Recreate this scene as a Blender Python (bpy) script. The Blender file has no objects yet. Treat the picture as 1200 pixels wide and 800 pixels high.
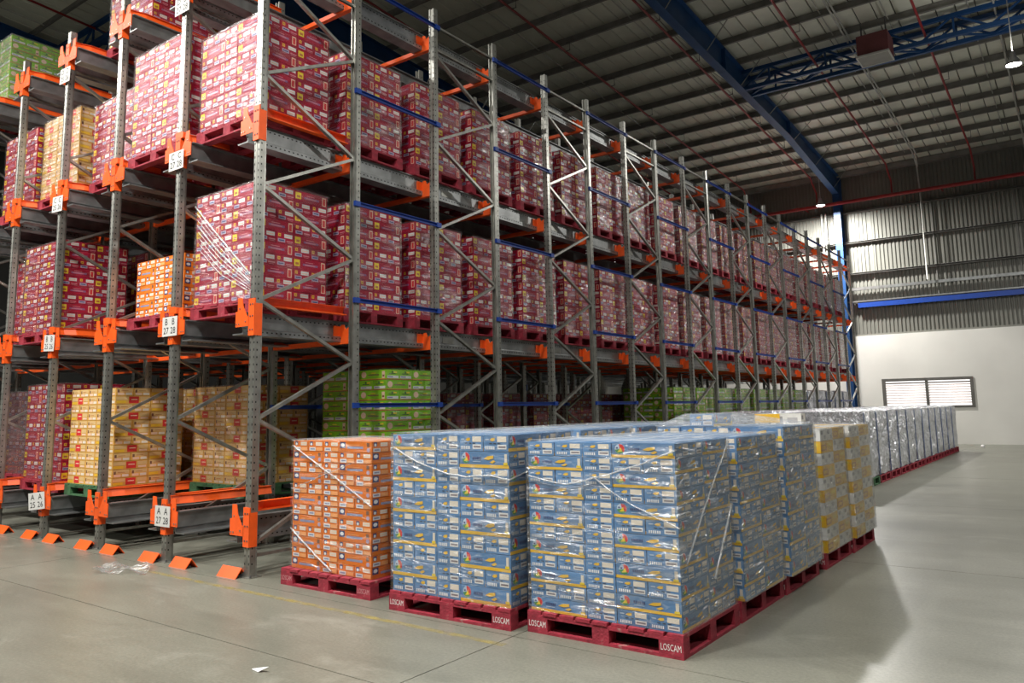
import bpy, math, random
from mathutils import Matrix, Vector

random.seed(7)
SC = bpy.context.scene
COL = SC.collection
# ------------------------------------------------------------------ camera
F_PX, YAW, PITCH, ROLL = 913.04, -0.6423, 0.1326, -0.0170
CAM = Vector((6.7387, -4.8621, 1.6))
_cy, _sy, _cp, _sp = math.cos(YAW), math.sin(YAW), math.cos(PITCH), math.sin(PITCH)
FW = Vector((_sy * _cp, _cy * _cp, _sp)); R0 = Vector((_cy, -_sy, 0)); U0 = R0.cross(FW)
RT = R0 * math.cos(ROLL) + U0 * math.sin(ROLL); UP = -R0 * math.sin(ROLL) + U0 * math.cos(ROLL)
cd = bpy.data.cameras.new('camera'); cam = bpy.data.objects.new('camera', cd); COL.objects.link(cam)
cd.sensor_width = 36; cd.lens = F_PX * 36 / 1200; cd.shift_x = 15.7 / 1200; cd.shift_y = -43.57 / 1200
cd.clip_end = 200
cam.matrix_world = Matrix(((RT.x, UP.x, -FW.x, CAM.x), (RT.y, UP.y, -FW.y, CAM.y), (RT.z, UP.z, -FW.z, CAM.z), (0, 0, 0, 1)))
SC.camera = cam
# ------------------------------------------------------------------ world, exposure
wd = bpy.data.worlds.new('daylight'); SC.world = wd; wd.use_nodes = True
wd.node_tree.nodes['Background'].inputs[0].default_value = (1.0, .96, .93, 1)
wd.node_tree.nodes['Background'].inputs[1].default_value = 1.6
SC.view_settings.view_transform = 'Standard'; SC.view_settings.look = 'None'
SC.view_settings.gamma = 1; SC.view_settings.use_curve_mapping = False
SC.view_settings.exposure = 0.0
LAMP_W = 1000.0            # power of one high-bay lamp
# (x, y, z, power factor)
LAMPS = [(-1.0, 26.8, 9.3, 1.3), (6.08, 15.9, 9.2, .7), (11.5, 8.5, 9.2, .4)]
LAMPS += [(x, -4.3, 9.2, .60) for x in (-9.0, -5.0, -1.0, 3.0, 7.0)] + [(x, -9.5, 9.2, .14) for x in (-7.8, -1.0, 5.0)]

# ------------------------------------------------------------------ helpers
def tag(o, label=None, cat=None, group=None, kind=None):
    if label: o['label'] = label
    if cat: o['category'] = cat
    if group: o['group'] = group
    if kind: o['kind'] = kind
    return o

def link(name, data, parent=None, loc=(0, 0, 0), rz=0.0):
    o = bpy.data.objects.new(name, data); COL.objects.link(o)
    o.location = loc
    if rz: o.rotation_euler = (0, 0, rz)
    if parent: o.parent = parent
    return o

def empty(name, loc=(0, 0, 0), rz=0.0, parent=None):
    o = link(name, None, parent, loc, rz); o.empty_display_size = .1
    return o

class MB:
    def __init__(s): s.v = []; s.f = []; s.mi = []; s.mats = []; s.sm = False
    def m(s, mat):
        if mat not in s.mats: s.mats.append(mat)
        return s.mats.index(mat)
    def face(s, pts, mat):
        n = len(s.v); s.v += [tuple(p) for p in pts]; s.f.append(tuple(range(n, n + len(pts)))); s.mi.append(s.m(mat))
    def box(s, x0, x1, y0, y1, z0, z1, mat):
        n = len(s.v)
        s.v += [(x0, y0, z0), (x1, y0, z0), (x1, y1, z0), (x0, y1, z0), (x0, y0, z1), (x1, y0, z1), (x1, y1, z1), (x0, y1, z1)]
        for q in ((3, 2, 1, 0), (4, 5, 6, 7), (0, 1, 5, 4), (1, 2, 6, 5), (2, 3, 7, 6), (3, 0, 4, 7)):
            s.f.append(tuple(n + i for i in q)); s.mi.append(s.m(mat))
    def prism(s, pts, d, mat):
        """closed polygon of 3D points extruded by vector d"""
        n = len(s.v); k = len(pts); d = Vector(d)
        s.v += [tuple(Vector(p)) for p in pts] + [tuple(Vector(p) + d) for p in pts]
        mm = s.m(mat)
        s.f.append(tuple(range(n + k - 1, n - 1, -1))); s.mi.append(mm)
        s.f.append(tuple(range(n + k, n + 2 * k))); s.mi.append(mm)
        for i in range(k):
            j = (i + 1) % k
            s.f.append((n + i, n + j, n + k + j, n + k + i)); s.mi.append(mm)
    def bar(s, a, b, prof, mat, up=(0, 0, 1)):
        """profile (2D list) swept from a to b; profile x along side, y along up"""
        a = Vector(a); b = Vector(b); t = (b - a).normalized(); upv = Vector(up)
        sd = t.cross(upv)
        if sd.length < 1e-4: sd = t.cross(Vector((1, 0, 0)))
        sd.normalize(); u2 = sd.cross(t)
        s.prism([a + sd * p[0] + u2 * p[1] for p in prof], b - a, mat)
    def tube(s, pts, r, mat, n=8):
        pts = [Vector(p) for p in pts]; rings = []
        for i, p in enumerate(pts):
            t = (pts[min(i + 1, len(pts) - 1)] - pts[max(i - 1, 0)]).normalized()
            a = t.cross(Vector((0, 0, 1)))
            if a.length < 1e-3: a = t.cross(Vector((1, 0, 0)))
            a.normalize(); b = t.cross(a)
            base = len(s.v)
            for k in range(n):
                an = 2 * math.pi * k / n; s.v.append(tuple(p + a * (r * math.cos(an)) + b * (r * math.sin(an))))
            rings.append(base)
        mm = s.m(mat)
        for i in range(len(rings) - 1):
            for k in range(n):
                k2 = (k + 1) % n
                s.f.append((rings[i] + k, rings[i] + k2, rings[i + 1] + k2, rings[i + 1] + k)); s.mi.append(mm)
        s.f.append(tuple(rings[0] + k for k in range(n))); s.mi.append(mm)
        s.f.append(tuple(rings[-1] + k for k in reversed(range(n)))); s.mi.append(mm)
    def lathe(s, prof, mat, n=20, c=(0, 0, 0)):
        mm = s.m(mat); base = len(s.v)
        for r, z in prof:
            for k in range(n):
                an = 2 * math.pi * k / n; s.v.append((c[0] + r * math.cos(an), c[1] + r * math.sin(an), c[2] + z))
        for i in range(len(prof) - 1):
            for k in range(n):
                k2 = (k + 1) % n
                s.f.append((base + i * n + k, base + i * n + k2, base + (i + 1) * n + k2, base + (i + 1) * n + k)); s.mi.append(mm)
    def add(s, o, M=None):
        n = len(s.v)
        s.v += [tuple(M @ Vector(p)) for p in o.v] if M else o.v
        mp = [s.m(x) for x in o.mats]
        s.f += [tuple(i + n for i in q) for q in o.f]; s.mi += [mp[i] for i in o.mi]
    def mesh(s, name):
        me = bpy.data.meshes.new(name); me.from_pydata(s.v, [], s.f)
        for x in s.mats: me.materials.append(x)
        me.polygons.foreach_set('material_index', s.mi)
        if s.sm: me.polygons.foreach_set('use_smooth', [True] * len(s.f))
        me.update(); return me

def rect(w, h): return [(-w / 2, -h / 2), (w / 2, -h / 2), (w / 2, h / 2), (-w / 2, h / 2)]
def chan(w, h, t):  # U channel, opening towards +side
    return [(-w / 2, -h / 2), (w / 2, -h / 2), (w / 2, -h / 2 + t), (-w / 2 + t, -h / 2 + t), (-w / 2 + t, h / 2 - t), (w / 2, h / 2 - t), (w / 2, h / 2), (-w / 2, h / 2)]

# ------------------------------------------------------------------ materials
MATS = {}
def mat(name, col, rough=.6, metal=0.0, var=.12, scale=6.0, bump=0.0, bscale=60.0, spec=.5, objvar=0.0, dirt=None):
    if name in MATS: return MATS[name]
    m = bpy.data.materials.new(name); m.use_nodes = True; MATS[name] = m
    nt = m.node_tree; N = nt.nodes; L = nt.links; bs = N['Principled BSDF']
    bs.inputs['Roughness'].default_value = rough; bs.inputs['Metallic'].default_value = metal
    bs.inputs['Specular IOR Level'].default_value = spec
    tc = N.new('ShaderNodeTexCoord'); nz = N.new('ShaderNodeTexNoise'); nz.inputs['Scale'].default_value = scale
    nz.inputs['Detail'].default_value = 4; L.new(tc.outputs['Object'], nz.inputs['Vector'])
    mr = N.new('ShaderNodeMapRange'); mr.inputs[1].default_value = .3; mr.inputs[2].default_value = .7
    mr.inputs[3].default_value = 1 - var; mr.inputs[4].default_value = 1 + var
    L.new(nz.outputs['Fac'], mr.inputs[0])
    hs = N.new('ShaderNodeHueSaturation'); hs.inputs['Color'].default_value = (*col, 1)
    last = mr.outputs[0]
    if objvar:
        oi = N.new('ShaderNodeObjectInfo'); m2 = N.new('ShaderNodeMapRange')
        m2.inputs[3].default_value = 1 - objvar; m2.inputs[4].default_value = 1 + objvar
        L.new(oi.outputs['Random'], m2.inputs[0])
        mu = N.new('ShaderNodeMath'); mu.operation = 'MULTIPLY'; L.new(last, mu.inputs[0]); L.new(m2.outputs[0], mu.inputs[1]); last = mu.outputs[0]
    L.new(last, hs.inputs['Value'])
    out = hs.outputs['Color']
    if dirt:
        n2 = N.new('ShaderNodeTexNoise'); n2.inputs['Scale'].default_value = dirt[1]; n2.inputs['Detail'].default_value = 6
        L.new(tc.outputs['Object'], n2.inputs['Vector'])
        r2 = N.new('ShaderNodeMapRange'); r2.inputs[1].default_value = dirt[2]; r2.inputs[2].default_value = dirt[2] + .12
        L.new(n2.outputs['Fac'], r2.inputs[0])
        mx = N.new('ShaderNodeMix'); mx.data_type = 'RGBA'; mx.inputs['B'].default_value = (*dirt[0], 1)
        L.new(r2.outputs[0], mx.inputs['Factor']); L.new(out, mx.inputs['A']); out = mx.outputs['Result']
    L.new(out, bs.inputs['Base Color'])
    if bump:
        bz = N.new('ShaderNodeTexNoise'); bz.inputs['Scale'].default_value = bscale; bz.inputs['Detail'].default_value = 3
        L.new(tc.outputs['Object'], bz.inputs['Vector'])
        bn = N.new('ShaderNodeBump'); bn.inputs['Strength'].default_value = bump; bn.inputs['Distance'].default_value = .02
        L.new(bz.outputs['Fac'], bn.inputs['Height']); L.new(bn.outputs['Normal'], bs.inputs['Normal'])
    return m

def emis(name, col, strength):
    m = bpy.data.materials.new(name); m.use_nodes = True
    b = m.node_tree.nodes['Principled BSDF']; b.inputs['Base Color'].default_value = (.9, .9, .9, 1)
    b.inputs['Emission Color'].default_value = (*col, 1); b.inputs['Emission Strength'].default_value = strength
    return m

GALV = mat('galvanised_steel', (.36, .36, .33), .36, .8, .22, 9, .05, 90)
GALVB = mat('galvanised_rail', (.27, .28, .28), .4, .7, .25, 5, .05, 60)
SLOT = mat('slot_shadow_hole', (.012, .012, .012), .9, 0, 0)
ORANGE = mat('orange_powder_coat', (.85, .105, .012), .42, 0, .10, 8)
BLUEP = mat('blue_powder_coat', (.004, .045, .29), .45, 0, .12, 8)
BLUES = mat('blue_structural_paint', (.006, .052, .17), .5, 0, .15, 2)
REDPIPE = mat('red_pipe_paint', (.28, .018, .02), .45, 0, .1, 4)
PALRED = mat('red_painted_timber', (.27, .018, .035), .75, 0, .28, 14, .35, 70, dirt=((.42, .22, .2), 9, .64))
PALGRN = mat('green_painted_timber', (.045, .13, .055), .8, 0, .28, 14, .35, 70)
WHITEP = mat('white_stencil_paint', (.72, .66, .64), .8, 0, .25, 60)
PINKP = mat('pink_stencil_paint', (.55, .25, .26), .8, 0, .25, 60)
PAPER = mat('white_sign_card', (.58, .58, .56), .7, 0, .04, 5)
BLACK = mat('black_print', (.02, .02, .022), .7, 0, 0)
CEIL = mat('roof_sheet_underside', (.70, .71, .62), .6, .15, .18, .8)
PURL = mat('purlin_galvanised', (.20, .195, .185), .6, .2, .2, 3)
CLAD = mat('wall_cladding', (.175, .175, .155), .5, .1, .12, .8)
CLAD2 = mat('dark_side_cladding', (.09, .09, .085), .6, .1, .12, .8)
WWALL = mat('painted_block_wall', (.76, .75, .71), .85, 0, .06, .7, .05, 30)
FRAMEM = mat('window_frame_metal', (.13, .125, .115), .6, .2, .15, 5)
SLATM = mat('white_louvre', (.85, .8, .78), .5, 0, .05, 4)
DARKST = mat('dark_steel', (.10, .10, .10), .6, .3, .2, 4)
CONDM = mat('pale_conduit', (.45, .45, .42), .5, .2, .1, 4)
HOUSE = mat('lamp_housing', (.35, .35, .36), .4, .5, .1, 4)
LENS = emis('lamp_lens_glow', (1, .97, .9), 60)
BROWNB = mat('maroon_panel', (.17, .05, .055), .6, 0, .12, 3)
PANELG = mat('grey_panel', (.30, .30, .27), .6, 0, .1, 3)
YPAINT = None

def floor_mat():
    m = bpy.data.materials.new('polished_concrete'); m.use_nodes = True
    nt = m.node_tree; N = nt.nodes; L = nt.links; bs = N['Principled BSDF']
    g = N.new('ShaderNodeNewGeometry')
    def noise(scale, detail, sc=(1, 1, 1), rot=0.0, rough=.6, dist=0.0):
        mp = N.new('ShaderNodeMapping'); mp.inputs['Scale'].default_value = sc; mp.inputs['Rotation'].default_value = (0, 0, rot); L.new(g.outputs['Position'], mp.inputs['Vector'])
        n = N.new('ShaderNodeTexNoise'); n.inputs['Scale'].default_value = scale; n.inputs['Detail'].default_value = detail; n.inputs['Roughness'].default_value = rough; n.inputs['Distortion'].default_value = dist
        L.new(mp.outputs[0], n.inputs['Vector']); return n.outputs['Fac']
    def ramp(x, a, b2, c, d):
        r = N.new('ShaderNodeMapRange'); r.inputs[1].default_value = a; r.inputs[2].default_value = b2; r.inputs[3].default_value = c; r.inputs[4].default_value = d
        L.new(x, r.inputs[0]); return r.outputs[0]
    def mix(f, A, col):
        x = N.new('ShaderNodeMix'); x.data_type = 'RGBA'; x.inputs['B'].default_value = (*col, 1); L.new(f, x.inputs['Factor']); L.new(A, x.inputs['A']); return x.outputs['Result']
    big = noise(.5, 8, (.6, 1.4, 1), .1, .65)
    cr = N.new('ShaderNodeValToRGB'); cr.color_ramp.elements[0].position = .3; cr.color_ramp.elements[1].position = .72
    cr.color_ramp.elements[0].color = (.135, .136, .110, 1); cr.color_ramp.elements[1].color = (.225, .223, .184, 1)
    L.new(big, cr.inputs[0])
    grain = noise(45, 6, rough=.75)
    hs = N.new('ShaderNodeHueSaturation'); L.new(cr.outputs[0], hs.inputs['Color']); L.new(ramp(grain, .3, .7, .72, 1.28), hs.inputs['Value'])
    c = hs.outputs[0]
    c = mix(ramp(noise(1.0, 7, (.5, 2.6, 1), .2, .7), .5, .85, 0, .6), c, (.10, .098, .08))      # tyre scuffs
    c = mix(ramp(noise(.9, 9, (.8, 1.3, 1), .5, .75, 1.0), .55, .78, 0, .6), c, (.36, .355, .31))  # pale dusty patches
    c = mix(ramp(noise(14, 3), .70, .74, 0, .35), c, (.07, .065, .055))                            # small dark spots
    L.new(c, bs.inputs['Base Color'])
    L.new(ramp(big, .3, .7, .27, .40), bs.inputs['Roughness'])
    bn = N.new('ShaderNodeBump'); bn.inputs['Strength'].default_value = .06; bn.inputs['Distance'].default_value = .01
    L.new(grain, bn.inputs['Height']); L.new(bn.outputs[0], bs.inputs['Normal'])
    return m
FLOORM = floor_mat(); FLOORM.node_tree.nodes['Principled BSDF'].inputs['Specular IOR Level'].default_value = .38

def film_mat(name, base, streak, haze, tint=(.95, .96, .97), rot=(0, 0, 0), scl=(2, 2, 9), fold=.12, edge=.9):
    """clear stretch film: mostly transparent, crinkled glossy highlights"""
    m = bpy.data.materials.new(name); m.use_nodes = True
    nt = m.node_tree; N = nt.nodes; L = nt.links; N.remove(N['Principled BSDF'])
    out = N['Material Output']
    tc = N.new('ShaderNodeTexCoord'); mp = N.new('ShaderNodeMapping'); mp.inputs['Scale'].default_value = scl; mp.inputs['Rotation'].default_value = rot
    L.new(tc.outputs['Object'], mp.inputs['Vector'])
    oi = N.new('ShaderNodeObjectInfo'); av = N.new('ShaderNodeVectorMath'); av.operation = 'ADD'
    mu = N.new('ShaderNodeMath'); mu.operation = 'MULTIPLY'; mu.inputs[1].default_value = 40; L.new(oi.outputs['Random'], mu.inputs[0])
    L.new(mp.outputs[0], av.inputs[0]); L.new(mu.outputs[0], av.inputs[1])
    nz = N.new('ShaderNodeTexNoise'); nz.inputs['Scale'].default_value = 1.6; nz.inputs['Detail'].default_value = 7; nz.inputs['Distortion'].default_value = 1.4
    L.new(av.outputs[0], nz.inputs['Vector'])
    bp = N.new('ShaderNodeBump'); bp.inputs['Strength'].default_value = .9; bp.inputs['Distance'].default_value = .05
    L.new(nz.outputs['Fac'], bp.inputs['Height'])
    n2 = N.new('ShaderNodeTexNoise'); n2.inputs['Scale'].default_value = .8; n2.inputs['Detail'].default_value = 5
    L.new(av.outputs[0], n2.inputs['Vector'])
    mr = N.new('ShaderNodeMapRange'); mr.inputs[1].default_value = .47; mr.inputs[2].default_value = .72; mr.inputs[3].default_value = base; mr.inputs[4].default_value = base + streak
    L.new(n2.outputs['Fac'], mr.inputs[0])
    ge = N.new('ShaderNodeNewGeometry'); dt = N.new('ShaderNodeVectorMath'); dt.operation = 'DOT_PRODUCT'
    L.new(ge.outputs['Incoming'], dt.inputs[0]); L.new(ge.outputs['Normal'], dt.inputs[1])
    ab = N.new('ShaderNodeMath'); ab.operation = 'ABSOLUTE'; L.new(dt.outputs['Value'], ab.inputs[0])
    om = N.new('ShaderNodeMath'); om.operation = 'SUBTRACT'; om.inputs[0].default_value = 1; L.new(ab.outputs[0], om.inputs[1])
    pw = N.new('ShaderNodeMath'); pw.operation = 'POWER'; pw.inputs[1].default_value = 2.6; L.new(om.outputs[0], pw.inputs[0])
    f2 = N.new('ShaderNodeMath'); f2.operation = 'MULTIPLY'; f2.inputs[1].default_value = edge; L.new(pw.outputs[0], f2.inputs[0])
    ad = N.new('ShaderNodeMath'); ad.operation = 'ADD'; ad.use_clamp = True; L.new(mr.outputs[0], ad.inputs[0]); L.new(f2.outputs[0], ad.inputs[1])
    # gathered folds of film: thin milky lines with a shape of their own
    n3 = N.new('ShaderNodeTexNoise'); n3.inputs['Scale'].default_value = .55; n3.inputs['Detail'].default_value = 4; n3.inputs['Distortion'].default_value = .7
    m3 = N.new('ShaderNodeMapping'); m3.inputs['Scale'].default_value = (1.5, 1.5, 3.4); m3.inputs['Rotation'].default_value = (.7, .6, 0)
    L.new(av.outputs[0], m3.inputs['Vector']); L.new(m3.outputs[0], n3.inputs['Vector'])
    s3 = N.new('ShaderNodeMath'); s3.operation = 'SUBTRACT'; s3.inputs[1].default_value = .5; L.new(n3.outputs['Fac'], s3.inputs[0])
    a3 = N.new('ShaderNodeMath'); a3.operation = 'ABSOLUTE'; L.new(s3.outputs[0], a3.inputs[0])
    r3 = N.new('ShaderNodeMapRange'); r3.inputs[1].default_value = .0; r3.inputs[2].default_value = .022; r3.inputs[3].default_value = fold; r3.inputs[4].default_value = 0
    L.new(a3.outputs[0], r3.inputs[0])
    hz = N.new('ShaderNodeMath'); hz.operation = 'ADD'; hz.use_clamp = True; hz.inputs[1].default_value = haze; L.new(r3.outputs[0], hz.inputs[0])
    tr = N.new('ShaderNodeBsdfTransparent'); tr.inputs[0].default_value = (*tint, 1)
    gl = N.new('ShaderNodeBsdfGlossy'); gl.inputs['Roughness'].default_value = .2; gl.inputs['Color'].default_value = (.95, .95, .95, 1)
    L.new(bp.outputs[0], gl.inputs['Normal'])
    df = N.new('ShaderNodeBsdfDiffuse'); df.inputs[0].default_value = (.62, .64, .65, 1)
    m0 = N.new('ShaderNodeMixShader'); L.new(hz.outputs[0], m0.inputs[0]); L.new(tr.outputs[0], m0.inputs[1]); L.new(df.outputs[0], m0.inputs[2])
    m1 = N.new('ShaderNodeMixShader'); L.new(ad.outputs[0], m1.inputs[0]); L.new(m0.outputs[0], m1.inputs[1]); L.new(gl.outputs[0], m1.inputs[2])
    L.new(m1.outputs[0], out.inputs['Surface'])
    return m
FILM = film_mat('stretch_film_clear', .01, .14, .0, fold=.06)
FILMB = film_mat('stretch_film_crinkled', .015, .3, .02, scl=(3, 3, 8), rot=(.4, .3, 0), fold=.2)
FILMH = film_mat('stretch_film_hazy', .04, .3, .08, scl=(3, 3, 12), rot=(.5, .3, 0), fold=.2)
FILMD = film_mat('stretch_film_grey', .06, .20, .06, tint=(.55, .42, .5))
FILMR = film_mat('stretch_film_tight', .01, .38, .0, scl=(3, 3, 8), rot=(.4, .3, 0), fold=.07, edge=.6)
FILMT = film_mat('stretch_film_top', .02, .12, .22, fold=.25, edge=0.0)  # brightness of lit tops put in as milky haze, edge reflection off
STRAND = film_mat('film_strand_white', .15, .3, .3)

def silver_mat():
    m = mat('silver_foil_cover', (.88, .90, .96), .22, .65, .1, 5, 0)
    nt = m.node_tree; N = nt.nodes; L = nt.links; bs = N['Principled BSDF']
    tc = N.new('ShaderNodeTexCoord'); oi = N.new('ShaderNodeObjectInfo'); av = N.new('ShaderNodeVectorMath'); av.operation = 'ADD'
    mu = N.new('ShaderNodeMath'); mu.operation = 'MULTIPLY'; mu.inputs[1].default_value = 30; L.new(oi.outputs['Random'], mu.inputs[0])
    L.new(tc.outputs['Object'], av.inputs[0]); L.new(mu.outputs[0], av.inputs[1])
    nz = N.new('ShaderNodeTexNoise'); nz.inputs['Scale'].default_value = 5.5; nz.inputs['Detail'].default_value = 7; nz.inputs['Distortion'].default_value = 2.0
    L.new(av.outputs[0], nz.inputs['Vector'])
    bp = N.new('ShaderNodeBump'); bp.inputs['Strength'].default_value = 1; bp.inputs['Distance'].default_value = .12
    L.new(nz.outputs['Fac'], bp.inputs['Height']); L.new(bp.outputs[0], bs.inputs['Normal'])
    return m
SILVER = silver_mat()

# ------------------------------------------------------------------ the building
WALLY = 28.9; SL = .067; ROOF0 = 10.84
X0, X1, Y0 = -25.0, 15.0, -15.0
def rz_(y): return ROOF0 + SL * (WALLY - y)
# floor: slabs with sawn joints on a dark base
fb = MB(); fb.box(X0, X1, Y0, WALLY + .2, -.3, -.012, DARKST)
floor = tag(link('floor', fb.mesh('floor')), 'grey polished concrete warehouse floor with sawn joints', kind='structure')
xs = [X0] + [3.33 + 6 * k for k in range(-4, 2)] + [X1]
ys = [Y0, -11.83, -6.63, -1.43, -.2] + [3.8 + 5.2 * k for k in range(5)] + [WALLY + .2]  # includes one extra dark gap close to the rack, off the regular spacing
for i in range(len(xs) - 1):
    for j in range(len(ys) - 1):
        b = MB(); g = .004
        b.box(xs[i] + g, xs[i + 1] - g, ys[j] + g, ys[j + 1] - g, -.012, 0, FLOORM)
        link('slab', b.mesh('slab'), floor)
# walls
def structure(name, b, label): return tag(link(name, b.mesh(name)), label, kind='structure')
WX0, WX1, WZ0, WZ1 = .37, 3.36, 1.40, 2.42
b = MB(); yf = WALLY - .15; yb = WALLY + .1
b.box(X0, WX0, yf, yb, 0, 4.22, WWALL); b.box(WX1, X1, yf, yb, 0, 4.22, WWALL)
b.box(WX0, WX1, yf, yb, 0, WZ0, WWALL); b.box(WX0, WX1, yf, yb, WZ1, 4.22, WWALL)
wall_far = structure('wall_far', b, 'pale painted lower wall with a louvred window')
b = MB(); p = .14; n = int((X1 - X0) / p)
for i in range(n):
    xa = X0 + i * p
    pr = [(0, 0), (.045, 0), (.06, -.035), (.125, -.035), (.14, 0)]
    for (u0, d0), (u1, d1) in zip(pr[:-1], pr[1:]):
        b.face([(xa + u0, WALLY + d0, 4.22), (xa + u1, WALLY + d1, 4.22), (xa + u1, WALLY + d1, 11.6), (xa + u0, WALLY + d0, 11.6)], CLAD)
b.box(X0, X1, WALLY - .06, WALLY + .05, 4.22, 4.3, CLAD)
clad = structure('wall_far_cladding', b, 'grey corrugated metal cladding above the pale lower wall')
for z in (9.3, 8.03, 6.75):
    g = MB(); g.bar((X0, WALLY - .13, z), (X1, WALLY - .13, z), chan(.2, .07, .008), PURL); link('girt', g.mesh('girt'), clad)
g = MB(); g.bar((X0, WALLY - .22, 6.11), (X1, WALLY - .22, 6.11), rect(.11, .11), GALVB); link('girt', g.mesh('girt_tube'), clad)
g = MB(); g.bar((X0, WALLY - .18, 5.60), (X1, WALLY - .18, 5.60), rect(.22, .05), GALVB); link('girt', g.mesh('girt_ledge'), clad)
g = MB(); g.bar((-.3, WALLY - .2, 5.45), (X1, WALLY - .2, 5.45), rect(.14, .2), BLUEP); tag(link('girt', g.mesh('girt_blue'), clad), 'blue girt beam')
for x in (2.2, 4.9):
    for z0, z1 in ((5.6, 6.75), (6.75, 8.03), (8.03, 9.3), (9.3, 10.7)):
        g = MB(); g.bar((x + .35, WALLY - .1, z0), (x + .35, WALLY - .1, z1), rect(.03, .03), PURL); link('sag_rod', g.mesh('sag_rod'), clad)
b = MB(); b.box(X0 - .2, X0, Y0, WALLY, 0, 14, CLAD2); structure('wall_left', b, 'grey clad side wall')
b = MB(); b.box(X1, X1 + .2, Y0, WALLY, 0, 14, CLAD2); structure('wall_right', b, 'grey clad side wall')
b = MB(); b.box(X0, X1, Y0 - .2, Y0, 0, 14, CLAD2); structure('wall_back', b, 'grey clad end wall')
# window
w = tag(empty('window_1', (0, 0, 0)), 'wide two-panel louvred window in the pale wall', kind='structure')
b = MB(); y0, y1 = yf - .03, yf + .12
b.box(WX0 - .05, WX0 + .06, y0, y1, WZ0 - .05, WZ1 + .06, FRAMEM); b.box(WX1 - .06, WX1 + .05, y0, y1, WZ0 - .05, WZ1 + .06, FRAMEM)
b.box(WX0 + .06, WX1 - .06, y0, y1, WZ1 - .05, WZ1 + .06, FRAMEM); b.box(WX0 + .06, WX1 - .06, y0, y1, WZ0 - .05, WZ0 + .03, FRAMEM)
link('window_frame', b.mesh('window_frame'), w)
b = MB(); xm = (WX0 + WX1) / 2; b.box(xm - .045, xm + .045, y0 + .01, y1, WZ0 + .03, WZ1 - .05, FRAMEM); link('mullion', b.mesh('mullion'), w)
b = MB(); L_ = (WX1 - WX0) / 2 - .105
b.prism([(-L_ / 2, -.05, -.012), (-L_ / 2, -.045, -.02), (-L_ / 2, .05, .032), (-L_ / 2, .045, .04)], (L_, 0, 0), SLATM)
sm = b.mesh('louvre_slat')
for k in range(9):
    for xc in (WX0 + .06 + L_ / 2, WX1 - .06 - L_ / 2):
        link('louvre_slat', sm, w, (xc, yf + .05, WZ0 + .12 + k * .096))
# roof
b = MB(); b.face([(X0, Y0, rz_(Y0) + .27), (X1, Y0, rz_(Y0) + .27), (X1, WALLY + .1, rz_(WALLY) + .27), (X0, WALLY + .1, rz_(WALLY) + .27)], DARKST)
ceiling = structure('ceiling', b, 'sloping metal sheet roof on dark purlins')
b = MB(); p = .44
za, zb = rz_(Y0) + .21, rz_(WALLY) + .21
b.prism([(0, Y0, za), (.40, Y0, za), (.41, Y0, za + .03), (-.01, Y0, za + .03)], (0, WALLY - Y0, zb - za), CEIL)
sh = b.mesh('roof_sheet')
for i in range(int((X1 - X0) / p)): link('roof_sheet', sh, ceiling, (X0 + i * p, 0, 0))
y = 27.6; k = 0
while y > Y0 + 1:
    g = MB(); zz = rz_(y)
    g.prism([(X0, y - .06, zz), (X0, y + .012, zz), (X0, y + .012, zz + .19), (X0, y + .07, zz + .19), (X0, y + .07, zz + .205), (X0, y, zz + .205), (X0, y, zz + .015), (X0, y - .06, zz + .015)], (X1 - X0, 0, 0), PURL)
    link('purlin', g.mesh('purlin'), ceiling); y -= 1.3; k += 1
for x in (-16.0, -12.5, -5.2, -2.2, 2.0, 3.4, 5.2):
    g = MB(); ya, ye = 1.6, 27.6
    g.tube([(x, ya, rz_(ya) + .1), (x, ye, rz_(ye) + .1)], .016, CONDM, 6); link('bridging_rod', g.mesh('bridging_rod'), ceiling)
b = MB(); b.box(X0, X1, WALLY - .25, WALLY, rz_(WALLY) - .02, rz_(WALLY) + .2, PURL); link('eave_strut', b.mesh('eave_strut'), ceiling)
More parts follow.
